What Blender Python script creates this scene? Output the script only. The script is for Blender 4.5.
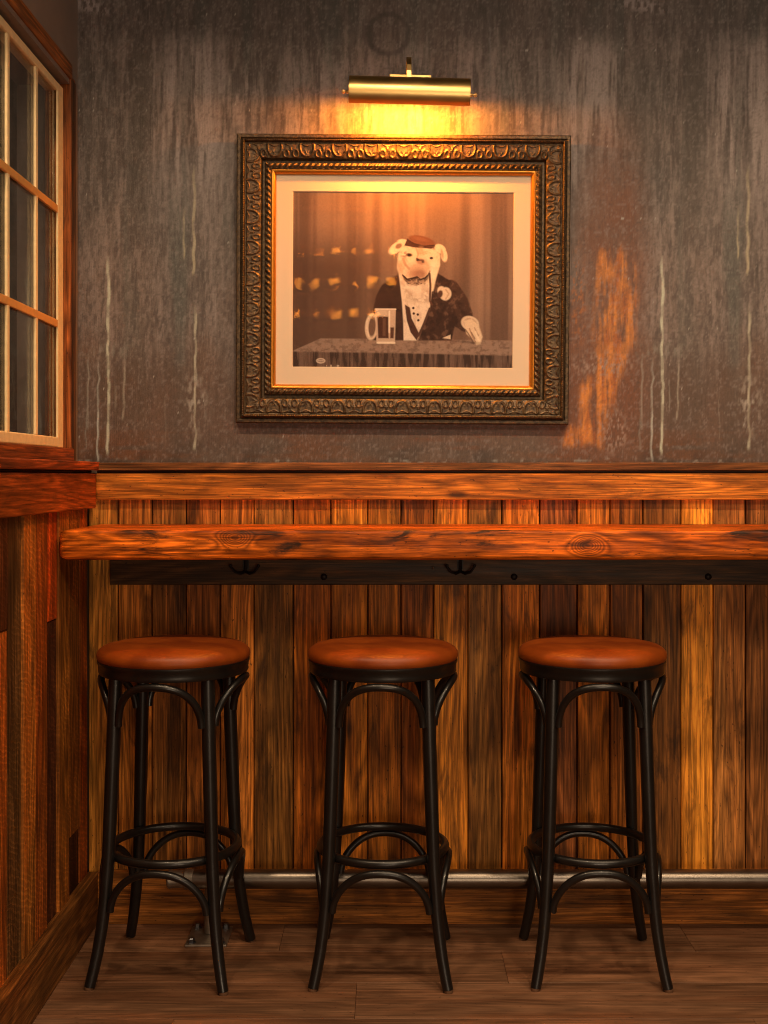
import bpy, bmesh, math, random
import numpy as np
from mathutils import Vector, Matrix

# ------------------------------------------------------------------ scene, camera, light
sc = bpy.context.scene
for o in list(bpy.data.objects):
    bpy.data.objects.remove(o)
COL = sc.collection
H = 1.216                       # eye height; camera at the origin looking along +Y
F = 1196.0                      # focal length in pixels of the 768 x 1024 frame
cam_d = bpy.data.cameras.new('camera')
cam = bpy.data.objects.new('camera', cam_d)
COL.objects.link(cam)
cam.location = (0, 0, H)
cam.rotation_euler = (math.pi / 2, 0, 0)
cam_d.sensor_fit = 'AUTO'
cam_d.sensor_width = 36.0
cam_d.lens = F * 36.0 / 1024.0
cam_d.shift_x = -6.0 / 1024.0
cam_d.shift_y = -37.0 / 1024.0
cam_d.clip_start = 0.05
sc.camera = cam

vs = sc.view_settings
sc.display_settings.display_device = 'sRGB'
vs.view_transform = 'Standard'
try:
    vs.look = 'None'
except Exception:
    pass
vs.gamma = 1.0
vs.use_curve_mapping = False
vs.exposure = 0.12
sc.cycles.use_denoising = True
sc.cycles.filter_width = 1.0
sc.cycles.max_bounces = 8
sc.cycles.sample_clamp_indirect = 6.0

w = bpy.data.worlds.new('world')
sc.world = w
w.use_nodes = True
w.node_tree.nodes['Background'].inputs[0].default_value = (1.0, 0.72, 0.45, 1)
w.node_tree.nodes['Background'].inputs[1].default_value = 0.02


def lamp(name, kind, loc, target, energy, color, **kw):
    d = bpy.data.lights.new(name, kind)
    d.energy = energy
    d.color = color
    for k, v in kw.items():
        setattr(d, k, v)
    o = bpy.data.objects.new(name, d)
    COL.objects.link(o)
    o.location = loc
    o.rotation_euler = (Vector(target) - Vector(loc)).to_track_quat('-Z', 'Y').to_euler()
    return o


WARM = (1.0, 0.70, 0.42)
SOFT = (1.0, 0.74, 0.50)
# ceiling downlights in a row in front of the bar, and two unseen area lights added as soft fill
for lx, le in ((-0.72, 54), (0.02, 48), (0.78, 56), (1.5, 46)):
    lamp('ceiling_spot', 'SPOT', (lx, 1.75, 2.93), (lx * 0.96, 3.05, 0.75), le, WARM,
         spot_size=math.radians(84), spot_blend=0.9, shadow_soft_size=0.06)
lamp('ceiling_fill', 'AREA', (1.0, 0.35, 2.96), (0.7, 1.6, 0.6), 56, SOFT, shape='RECTANGLE', size=2.2, size_y=0.9)
lamp('low_fill', 'AREA', (0.7, -2.3, 0.85), (0.2, 3.2, 0.9), 52, SOFT, shape='RECTANGLE', size=2.4, size_y=1.0)

# ------------------------------------------------------------------ helpers


def lin(r, g, b):
    def f(c):
        c /= 255.0
        return c / 12.92 if c <= 0.04045 else ((c + 0.055) / 1.055) ** 2.4
    return (f(r), f(g), f(b))


def put(o, parent=None):
    COL.objects.link(o)
    if parent is not None:
        o.parent = parent
    return o


def thing(name, label, cat, loc=(0, 0, 0), group=None):
    o = bpy.data.objects.new(name, None)
    o.empty_display_size = 0.05
    COL.objects.link(o)
    o.location = loc
    o['label'] = label
    o['category'] = cat
    if group:
        o['group'] = group
    return o


def wloc(p):
    v = Vector((0, 0, 0))
    while p is not None:
        v = v + Vector(p.location)
        p = p.parent
    return v


def wl(r, g, b):
    c = lin(r, g, b)
    return (c[0] * 1.12, c[1] * 1.34, c[2] * 1.2)


class MB:
    """collects geometry with a colour and a seed per vertex, links it as one mesh object"""

    def __init__(self):
        self.v, self.f, self.c, self.s = [], [], [], []

    def add(self, verts, faces, col=(1, 1, 1), seed=0.0):
        n = len(self.v)
        self.v.extend([tuple(p) for p in verts])
        self.f.extend([tuple(i + n for i in fc) for fc in faces])
        self.c.extend([(*col, 1.0)] * len(verts))
        self.s.extend([seed] * len(verts))
        return self

    def box(self, x0, x1, y0, y1, z0, z1, col=(1, 1, 1), seed=0.0):
        vs_ = [(x0, y0, z0), (x1, y0, z0), (x1, y1, z0), (x0, y1, z0),
               (x0, y0, z1), (x1, y0, z1), (x1, y1, z1), (x0, y1, z1)]
        fs = [(0, 3, 2, 1), (4, 5, 6, 7), (0, 1, 5, 4), (1, 2, 6, 5), (2, 3, 7, 6), (3, 0, 4, 7)]
        return self.add(vs_, fs, col, seed)

    def tube(self, pts, rad, n=14, caps=True, closed=False, col=(1, 1, 1), seed=0.0):
        P = [Vector(p) for p in pts]
        m = len(P)
        if not hasattr(rad, '__len__'):
            rad = [rad] * m
        T = []
        for i in range(m):
            if closed:
                t = P[(i + 1) % m] - P[i - 1]
            else:
                t = P[min(i + 1, m - 1)] - P[max(i - 1, 0)]
            T.append(t.normalized())
        up = Vector((0, 0, 1)) if abs(T[0].z) < 0.9 else Vector((1, 0, 0))
        nrm = (up - T[0] * up.dot(T[0])).normalized()
        vs_, fs = [], []
        for i in range(m):
            nrm = (nrm - T[i] * nrm.dot(T[i])).normalized()
            b = T[i].cross(nrm)
            for k in range(n):
                a = 2 * math.pi * k / n
                vs_.append(P[i] + (nrm * math.cos(a) + b * math.sin(a)) * rad[i])
        for i in range(m if closed else m - 1):
            j = (i + 1) % m
            for k in range(n):
                k2 = (k + 1) % n
                fs.append((i * n + k, i * n + k2, j * n + k2, j * n + k))
        if caps and not closed:
            fs.append(tuple(reversed(range(n))))
            fs.append(tuple((m - 1) * n + k for k in range(n)))
        return self.add(vs_, fs, col, seed)

    def lathe(self, prof, n=64, cen=(0, 0, 0), axis='Z', col=(1, 1, 1), seed=0.0):
        """prof: list of (radius, height); radius 0 at an end closes with a fan"""
        vs_, fs, rows = [], [], []
        for r, h in prof:
            if r < 1e-6:
                rows.append([len(vs_)])
                vs_.append((0, 0, h))
            else:
                row = []
                for k in range(n):
                    a = 2 * math.pi * k / n
                    row.append(len(vs_))
                    vs_.append((r * math.cos(a), r * math.sin(a), h))
                rows.append(row)
        for A, B in zip(rows[:-1], rows[1:]):
            for k in range(n):
                k2 = (k + 1) % n
                if len(A) == 1 and len(B) == 1:
                    continue
                if len(A) == 1:
                    fs.append((A[0], B[k2], B[k]))
                elif len(B) == 1:
                    fs.append((A[k], A[k2], B[0]))
                else:
                    fs.append((A[k], A[k2], B[k2], B[k]))
        if axis == 'X':
            vs_ = [(z, x, y) for x, y, z in vs_]
        elif axis == 'Y':
            vs_ = [(y, z, x) for x, y, z in vs_]
        vs_ = [(x + cen[0], y + cen[1], z + cen[2]) for x, y, z in vs_]
        return self.add(vs_, fs, col, seed)

    def build(self, name, mat, parent=None, smooth=False, bevel=0.0, segs=2, kind=None, local=False, autosmooth=None):
        me = bpy.data.meshes.new(name)
        off = Vector((0, 0, 0)) if local else wloc(parent)
        me.from_pydata([(x - off.x, y - off.y, z - off.z) for x, y, z in self.v], [], self.f)
        a = me.color_attributes.new('col', 'FLOAT_COLOR', 'POINT')
        a.data.foreach_set('color', [c for q in self.c for c in q])
        s = me.attributes.new('seed', 'FLOAT', 'POINT')
        s.data.foreach_set('value', self.s)
        bm = bmesh.new()
        bm.from_mesh(me)
        bmesh.ops.recalc_face_normals(bm, faces=bm.faces)
        bm.to_mesh(me)
        bm.free()
        if smooth:
            me.polygons.foreach_set('use_smooth', [True] * len(me.polygons))
            if autosmooth:
                me.set_sharp_from_angle(angle=math.radians(autosmooth))
        me.materials.append(mat)
        o = bpy.data.objects.new(name, me)
        put(o, parent)
        if bevel > 0:
            b = o.modifiers.new('bevel', 'BEVEL')
            b.width = bevel
            b.segments = segs
            b.limit_method = 'ANGLE'
            b.angle_limit = math.radians(40)
        if kind:
            o['kind'] = kind
        return o


def grid_mesh(name, P, C, mat, parent=None, flip=False, smooth=True, extra=None):
    """P (m,n,3) positions and C (m,n,3) linear colours -> one mesh object"""
    m, n = P.shape[:2]
    off = wloc(parent)
    V = P.reshape(-1, 3) - np.array([off.x, off.y, off.z])
    idx = np.arange(m * n).reshape(m, n)
    a, b, c, d = idx[:-1, :-1], idx[:-1, 1:], idx[1:, 1:], idx[1:, :-1]
    q = np.stack([a, b, c, d] if not flip else [a, d, c, b], -1).reshape(-1, 4)
    me = bpy.data.meshes.new(name)
    me.vertices.add(len(V))
    me.vertices.foreach_set('co', V.astype(np.float32).ravel())
    me.loops.add(q.size)
    me.loops.foreach_set('vertex_index', q.astype(np.int32).ravel())
    me.polygons.add(len(q))
    me.polygons.foreach_set('loop_start', np.arange(0, q.size, 4, dtype=np.int32))
    me.polygons.foreach_set('loop_total', np.full(len(q), 4, dtype=np.int32))
    me.update(calc_edges=True)
    me.validate()
    if C is not None:
        at = me.color_attributes.new('col', 'FLOAT_COLOR', 'POINT')
        C4 = np.concatenate([C.reshape(-1, 3), np.ones((m * n, 1))], 1).astype(np.float32)
        at.data.foreach_set('color', C4.ravel())
    if smooth:
        me.polygons.foreach_set('use_smooth', [True] * len(me.polygons))
    me.materials.append(mat)
    o = bpy.data.objects.new(name, me)
    put(o, parent)
    return o


# numpy noise -------------------------------------------------------
def vnoise(x, y, seed):
    xi, yi = np.floor(x).astype(np.int64), np.floor(y).astype(np.int64)
    xf, yf = x - xi, y - yi
    u, v = xf * xf * (3 - 2 * xf), yf * yf * (3 - 2 * yf)

    def h(i, j):
        k = (i * 374761393 + j * 668265263 + seed * 982451653) & 0xFFFFFFFF
        k = ((k ^ (k >> 13)) * 1274126177) & 0xFFFFFFFF
        k = k ^ (k >> 16)
        return (k & 0xFFFF) / 65535.0
    return (h(xi, yi) * (1 - u) + h(xi + 1, yi) * u) * (1 - v) + (h(xi, yi + 1) * (1 - u) + h(xi + 1, yi + 1) * u) * v


def fbm(x, y, seed, octv=4):
    s, a, t = 0.0, 0.5, 0.0
    for i in range(octv):
        s = s + a * vnoise(x * 2 ** i, y * 2 ** i, seed + 17 * i)
        t += a
        a *= 0.5
    return s / t


def ss(a, b, x):
    t = np.clip((x - a) / (b - a), 0, 1)
    return t * t * (3 - 2 * t)


def ell(x, y, cx, cy, rx, ry, rot=0.0, soft=0.8):
    c, s = math.cos(math.radians(rot)), math.sin(math.radians(rot))
    dx, dy = x - cx, y - cy
    u, v = (dx * c + dy * s) / rx, (-dx * s + dy * c) / ry
    d = (np.sqrt(u * u + v * v) - 1) * min(rx, ry)
    return 1 - ss(-soft, soft, d)


def segd(x, y, ax, ay, bx, by):
    vx, vy = bx - ax, by - ay
    t = np.clip(((x - ax) * vx + (y - ay) * vy) / (vx * vx + vy * vy + 1e-9), 0, 1)
    return np.hypot(x - ax - t * vx, y - ay - t * vy), t


def line(x, y, pts, wd, soft=0.6):
    d = np.full(x.shape, 1e9)
    for (ax, ay), (bx, by) in zip(pts[:-1], pts[1:]):
        d = np.minimum(d, segd(x, y, ax, ay, bx, by)[0])
    return 1 - ss(wd - soft, wd + soft, d)


def poly(x, y, pts, soft=0.8):
    ins = np.zeros(x.shape, bool)
    d = np.full(x.shape, 1e9)
    n = len(pts)
    for i in range(n):
        (ax, ay), (bx, by) = pts[i], pts[(i + 1) % n]
        d = np.minimum(d, segd(x, y, ax, ay, bx, by)[0])
        if ay != by:
            cr = ((ay > y) != (by > y)) & (x < (bx - ax) * (y - ay) / (by - ay) + ax)
            ins ^= cr
    sd = np.where(ins, -d, d)
    return 1 - ss(-soft, soft, sd)


# materials ---------------------------------------------------------
class NT:
    def __init__(self, name):
        self.m = bpy.data.materials.new(name)
        self.m.use_nodes = True
        self.t = self.m.node_tree
        self.b = self.t.nodes['Principled BSDF']

    def n(self, typ, **kw):
        nd = self.t.nodes.new(typ)
        for k, v in kw.items():
            setattr(nd, k, v)
        return nd

    def l(self, a, b):
        self.t.links.new(a, b)

    def val(self, sock, v):
        if isinstance(v, bpy.types.NodeSocket):
            self.l(v, sock)
        else:
            sock.default_value = v

    def math(self, op, a, b=0.0, c=0.0, clamp=False):
        nd = self.n('ShaderNodeMath', operation=op, use_clamp=clamp)
        self.val(nd.inputs[0], a)
        self.val(nd.inputs[1], b)
        self.val(nd.inputs[2], c)
        return nd.outputs[0]

    def mix(self, fac, a, b, blend='MIX'):
        nd = self.n('ShaderNodeMix', data_type='RGBA', blend_type=blend)
        self.val(nd.inputs[0], fac)
        self.val(nd.inputs[6], a if isinstance(a, bpy.types.NodeSocket) else (*a[:3], 1))
        self.val(nd.inputs[7], b if isinstance(b, bpy.types.NodeSocket) else (*b[:3], 1))
        return nd.outputs[2]

    def vmul(self, v, s):
        nd = self.n('ShaderNodeVectorMath', operation='MULTIPLY')
        self.val(nd.inputs[0], v)
        self.val(nd.inputs[1], s)
        return nd.outputs[0]

    def vadd(self, v, s):
        nd = self.n('ShaderNodeVectorMath', operation='ADD')
        self.val(nd.inputs[0], v)
        self.val(nd.inputs[1], s)
        return nd.outputs[0]

    def noise(self, v, scale=1.0, detail=3.0, rough=0.5, dist=0.0):
        nd = self.n('ShaderNodeTexNoise')
        self.val(nd.inputs['Vector'], v)
        nd.inputs['Scale'].default_value = scale
        nd.inputs['Detail'].default_value = detail
        nd.inputs['Roughness'].default_value = rough
        nd.inputs['Distortion'].default_value = dist
        return nd.outputs[0]

    def ramp(self, f, a, b):
        nd = self.n('ShaderNodeMapRange', clamp=True)
        nd.interpolation_type = 'SMOOTHSTEP'
        self.val(nd.inputs['Value'], f)
        nd.inputs['From Min'].default_value = a
        nd.inputs['From Max'].default_value = b
        return nd.outputs[0]

    def bump(self, h, dist=0.001, strength=0.5):
        nd = self.n('ShaderNodeBump')
        nd.inputs['Strength'].default_value = strength
        nd.inputs['Distance'].default_value = dist
        self.val(nd.inputs['Height'], h)
        self.l(nd.outputs[0], self.b.inputs['Normal'])

    def set(self, **kw):
        for k, v in kw.items():
            self.val(self.b.inputs[k.replace('_', ' ')], v)


def plain(name, col, rough=0.5, metal=0.0, var=0.12, scale=40, spec=0.5, coat=0.0, bump=0.0):
    q = NT(name)
    tc = q.n('ShaderNodeTexCoord').outputs['Object']
    nz = q.noise(tc, scale, 4, 0.55)
    k = q.math('MULTIPLY_ADD', nz, 2 * var, 1 - var)
    q.set(Base_Color=q.mix(1.0, (*col, 1), q.vmul((1, 1, 1), k), 'MULTIPLY'))
    q.set(Roughness=q.math('MULTIPLY_ADD', nz, 0.2, rough - 0.1), Metallic=metal, Specular_IOR_Level=spec, Coat_Weight=coat)
    if bump:
        q.bump(nz, bump, 0.6)
    return q.m


def wood(name, axis, rough=0.5, saw=False, contrast=1.0, weather=0.5, coat=0.0, spec=0.2, knots=()):
    """reclaimed board: plank colour from the mesh, grain along one axis from noise"""
    q = NT(name)
    col = q.n('ShaderNodeVertexColor', layer_name='col').outputs[0]
    seed = q.n('ShaderNodeAttribute', attribute_name='seed').outputs['Fac']
    tc = q.n('ShaderNodeTexCoord').outputs['Object']
    sh = q.vmul((7.31, 5.17, 9.73), seed)
    p = q.vadd(tc, sh)

    def sc_(across, along):
        s = [across] * 3
        s['XYZ'.index(axis)] = along
        return q.vmul(p, tuple(s))
    n1 = q.noise(sc_(9, 0.75), 1.0, 2.0, 0.45, 0.25)
    core = None
    for kx, ky, kz, kw in knots:                 # grain bending round an eye
        dv = q.n('ShaderNodeVectorMath', operation='LENGTH')
        q.l(q.vmul(q.vadd(tc, (-kx, -ky, -kz)), (0.62, 1.0, 1.0)), dv.inputs[0])
        g = q.math('EXPONENT', q.math('MULTIPLY', q.math('POWER', q.math('DIVIDE', dv.outputs['Value'], kw), 2.0), -1.0))
        n1 = q.math('MULTIPLY_ADD', g, 0.42, n1)
        e = q.ramp(q.math('ADD', dv.outputs['Value'], q.math('MULTIPLY', q.noise(q.vmul(tc, (90, 90, 90)), 1.0, 3), kw * 0.5)), kw * 0.75, kw * 0.35)
        core = e if core is None else q.math('MAXIMUM', core, e)
    ring = q.math('PINGPONG', q.math('MULTIPLY', n1, 16.0), 0.5)          # cathedral grain
    ring = q.math('MULTIPLY', ring, 2.0)
    fib = q.noise(sc_(170, 3.5), 1.0, 4.0, 0.6)
    fib2 = q.noise(sc_(48, 1.3), 1.0, 3.0, 0.6, 0.4)
    blot = q.noise(sc_(7, 2.4), 1.0, 4.0, 0.6, 0.6)
    blot2 = q.noise(sc_(24, 5.0), 1.0, 5.0, 0.65, 0.8)
    blot3 = q.noise(sc_(14, 1.1), 1.0, 5.0, 0.6, 0.5)
    k = q.math('MULTIPLY_ADD', ring, 0.5 * contrast, 0.66)
    k = q.math('MULTIPLY', k, q.math('MULTIPLY_ADD', q.ramp(fib, 0.25, 0.75), 0.75 * contrast, 0.66))
    k = q.math('MULTIPLY', k, q.math('MULTIPLY_ADD', fib2, 0.9 * contrast, 0.6))
    k = q.math('MULTIPLY', k, q.math('MULTIPLY_ADD', q.ramp(blot, 0.25, 0.75), 0.7, 0.68))
    k = q.math('POWER', k, 1.25)
    c = q.mix(1.0, col, q.vmul((1, 1, 1), k), 'MULTIPLY')
    k2_ = q.ramp(blot3, 0.35, 0.7)
    c = q.mix(q.math('MULTIPLY', k2_, 0.55), c, q.mix(1.0, c, (0.62, 0.42, 0.30), 'MULTIPLY'))
    # grey-black weathering in long stains
    wz = q.math('MULTIPLY', q.ramp(blot2, 0.50, 0.68), weather)
    c = q.mix(wz, c, (0.022, 0.013, 0.008))
    # knots
    vor = q.n('ShaderNodeTexVoronoi', feature='F1')
    q.val(vor.inputs['Vector'], sc_(11, 3.6))
    vor.inputs['Scale'].default_value = 1.0
    vor.inputs['Randomness'].default_value = 1.0
    rnd = q.n('ShaderNodeSeparateColor')
    q.l(vor.outputs['Color'], rnd.inputs[0])
    few = q.ramp(rnd.outputs[0], 0.80, 0.82)
    kn = q.math('MULTIPLY', q.math('SUBTRACT', 1.0, q.ramp(vor.outputs['Distance'], 0.05, 0.16)), few)
    c = q.mix(q.math('MULTIPLY', kn, 0.85), c, (0.03, 0.012, 0.005))
    if core is not None:
        c = q.mix(q.math('MULTIPLY', core, 0.7), c, (0.05, 0.014, 0.004))
    stq = q.noise(sc_(120, 1.6), 1.0, 5.0, 0.7, 0.3)
    c = q.mix(q.math('MULTIPLY', q.ramp(stq, 0.56, 0.70), 0.55), c, q.mix(1.0, c, (0.30, 0.20, 0.15), 'MULTIPLY'))
    c = q.mix(q.math('MULTIPLY', q.ramp(stq, 0.44, 0.30), 0.35), c, q.mix(1.0, c, (1.7, 1.6, 1.5), 'MULTIPLY'))
    fine = q.noise(sc_(430, 11), 1.0, 3.0, 0.6)
    c = q.mix(1.0, c, q.vmul((1, 1, 1), q.math('MULTIPLY_ADD', q.ramp(fine, 0.3, 0.7), 0.75 * min(contrast, 1.0), 1.0 - 0.38 * min(contrast, 1.0))), 'MULTIPLY')
    pit = q.noise(sc_(190, 75), 1.0, 2.0, 0.5)
    c = q.mix(q.math('MULTIPLY', q.ramp(pit, 0.68, 0.76), 0.75), c, (0.02, 0.01, 0.006))
    h = q.math('MULTIPLY_ADD', fib, 0.6, q.math('MULTIPLY', fib2, 0.8))
    if saw:
        wv = q.n('ShaderNodeTexWave', wave_type='BANDS', bands_direction='Z')
        sk = q.n('ShaderNodeMapping')
        q.l(p, sk.inputs[0])
        sk.inputs['Rotation'].default_value = (math.radians(24), 0, 0)
        q.l(sk.outputs[0], wv.inputs['Vector'])
        wv.inputs['Scale'].default_value = 22
        wv.inputs['Distortion'].default_value = 9.0
        wv.inputs['Detail'].default_value = 3
        sm = q.math('MULTIPLY', q.ramp(wv.outputs['Fac'], 0.45, 1.0), q.ramp(blot, 0.35, 0.6))
        c = q.mix(q.math('MULTIPLY', sm, 0.4), c, q.mix(1.0, c, (2.0, 1.9, 1.8), 'MULTIPLY'))
        h = q.math('ADD', h, q.math('MULTIPLY', sm, 0.5))
    q.set(Base_Color=c, Roughness=q.math('MULTIPLY_ADD', fib2, 0.35, rough - 0.15), Specular_IOR_Level=spec, Coat_Weight=coat)
    if coat:
        q.b.inputs['Coat Roughness'].default_value = 0.25
    q.bump(h, 0.0015, 0.6)
    return q.m


M = {}
M['wood_v'] = wood('reclaimed_boards_upright', 'Z', 0.5, contrast=1.2, weather=0.6)
M['wood_saw'] = wood('saw_marked_boards_upright', 'Z', 0.55, saw=True)
M['wood_x'] = wood('reclaimed_boards_lengthwise', 'X', 0.45, weather=0.45)
M['wood_y'] = wood('reclaimed_boards_depthwise', 'Y', 0.45, weather=0.35)
M['counter'] = wood('varnished_counter_wood', 'X', 0.42, contrast=1.5, weather=0.95, coat=0.03, spec=0.15,
                    knots=((0.482 - 0.37, 2.915 - 3.08, 1.045 - 1.009, 0.020), (-0.377 - 0.37, 2.915 - 3.08, 1.062 - 1.009, 0.020)))
M['floor'] = wood('floor_planks', 'X', 0.5, contrast=0.42, weather=0.22)
M['paint_h'] = plain('worn_ochre_paint', lin(226, 164, 88), 0.5, 0, 0.22, 55, 0.35)
M['paint_v'] = plain('worn_cream_paint', lin(246, 220, 168), 0.5, 0, 0.22, 55, 0.35)
M['black'] = plain('black_lacquered_bentwood', (0.007, 0.006, 0.0055), 0.34, 0, 0.25, 30, 0.5, 0.15)
M['steel'] = plain('worn_steel', (0.23, 0.20, 0.17), 0.34, 1.0, 0.18, 25)
M['tarnish'] = plain('tarnished_steel', (0.36, 0.32, 0.27), 0.5, 1.0, 0.4, 60)
M['bolt'] = plain('zinc_bolt', (0.22, 0.24, 0.28), 0.35, 1.0, 0.3, 90)
M['iron'] = plain('blackened_iron', (0.012, 0.009, 0.008), 0.5, 0.6, 0.3, 60)
M['brass'] = plain('brushed_brass', (0.82, 0.57, 0.22), 0.33, 1.0, 0.06, 20)
M['glide'] = plain('worn_wood_foot', (0.16, 0.08, 0.04), 0.6, 0, 0.3, 60)
M['ceiling'] = plain('dark_painted_ceiling', (0.05, 0.035, 0.025), 0.8, 0, 0.1, 8)
M['roomwall'] = plain('dark_painted_wall', (0.10, 0.06, 0.035), 0.7, 0, 0.2, 6)
M['night'] = plain('dark_exterior_board', (0.012, 0.009, 0.007), 0.9, 0, 0.2, 6)


def leather():
    q = NT('tan_leather')
    tc = q.n('ShaderNodeTexCoord').outputs['Object']
    big = q.noise(tc, 9, 4, 0.55, 0.4)
    fine = q.noise(tc, 420, 2, 0.5)
    c = q.mix(q.ramp(big, 0.3, 0.7), lin(116, 48, 11), lin(150, 70, 17))
    q.set(Base_Color=c, Roughness=q.math('MULTIPLY_ADD', big, 0.16, 0.34), Specular_IOR_Level=0.35)
    q.bump(fine, 0.0004, 0.5)
    return q.m


M['leather'] = leather()


def glass(name, tint=(0.97, 0.97, 0.95), ior=1.5, rough=0.02):
    m = bpy.data.materials.new(name)
    m.use_nodes = True
    t = m.node_tree
    t.nodes.clear()
    out = t.nodes.new('ShaderNodeOutputMaterial')
    mx = t.nodes.new('ShaderNodeMixShader')
    fr = t.nodes.new('ShaderNodeFresnel')
    geo = t.nodes.new('ShaderNodeNewGeometry')
    mr = t.nodes.new('ShaderNodeMapRange')      # same reflectance from either face of the pane
    mr.inputs['To Min'].default_value = ior
    mr.inputs['To Max'].default_value = 1.0 / ior
    t.links.new(geo.outputs['Backfacing'], mr.inputs['Value'])
    t.links.new(mr.outputs[0], fr.inputs[0])
    tr = t.nodes.new('ShaderNodeBsdfTransparent')
    tr.inputs[0].default_value = (*tint, 1)
    gl = t.nodes.new('ShaderNodeBsdfGlossy')
    gl.inputs['Roughness'].default_value = rough
    nz = t.nodes.new('ShaderNodeTexNoise')
    nz.inputs['Scale'].default_value = 7.0
    bp = t.nodes.new('ShaderNodeBump')
    bp.inputs['Distance'].default_value = 0.0006
    bp.inputs['Strength'].default_value = 0.3
    t.links.new(nz.outputs[0], bp.inputs['Height'])
    t.links.new(bp.outputs[0], gl.inputs['Normal'])
    t.links.new(fr.outputs[0], mx.inputs[0])
    t.links.new(tr.outputs[0], mx.inputs[1])
    t.links.new(gl.outputs[0], mx.inputs[2])
    t.links.new(mx.outputs[0], out.inputs[0])
    return m


M['glass'] = glass('window_glass')
M['picture_glass'] = glass('picture_glass', (0.99, 0.99, 0.98), 1.52, 0.03)

# ------------------------------------------------------------------ setting
YP, YW = 3.285, 3.26            # plaster plane, plank plane of the back wall
XP, XW = -0.858, -0.818         # plaster plane, plank plane of the left wall
XR, YR, ZC = 3.2, -3.2, 3.0     # right wall, wall behind the viewer, ceiling
SP = F / YP
rng = random.Random(7)


def structure(o):
    o['kind'] = 'structure'
    return o


# floor: rows of planks running along X
fb = MB()
row_edges = [3.27, 3.052, 2.865, 2.675, 2.485, 2.295, 2.105]
y = 2.105
while y > YR:
    y -= 0.19
    row_edges.append(y)
for ya, yb in zip(row_edges[1:], row_edges[:-1]):
    x = -0.86 - rng.uniform(0.1, 1.0)
    while x < XR:
        L = rng.uniform(0.9, 1.35)
        t = rng.uniform(0.8, 1.15)
        g = rng.uniform(-0.06, 0.06)
        c = lin(184, 136, 102)
        fb.box(max(x, -0.9), min(x + L, XR) - 0.0006, ya + 0.0006, yb, -0.02, 0,
               (c[0] * t, c[1] * t * (1 + g * 0.4), c[2] * t * (1 + g)), rng.uniform(0, 50))
        x += L
structure(fb.build('floor', M['floor'], bevel=0.0008, segs=1))
MB().box(-1.0, XR + 0.1, YR - 0.1, 3.4, -0.12, -0.021, lin(20, 12, 8)).build('trim_5', M['night'], kind='structure')

MB().box(-1.0, XR + 0.1, YR - 0.1, 3.4, ZC, ZC + 0.1).build('ceiling', M['ceiling'], kind='structure')
MB().box(XR, XR + 0.1, YR, 3.4, 0, ZC).build('wall_right', M['roomwall'], kind='structure')
MB().box(-1.0, XR, YR - 0.1, YR, 0, ZC).build('wall_front', M['roomwall'], kind='structure')


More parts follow.
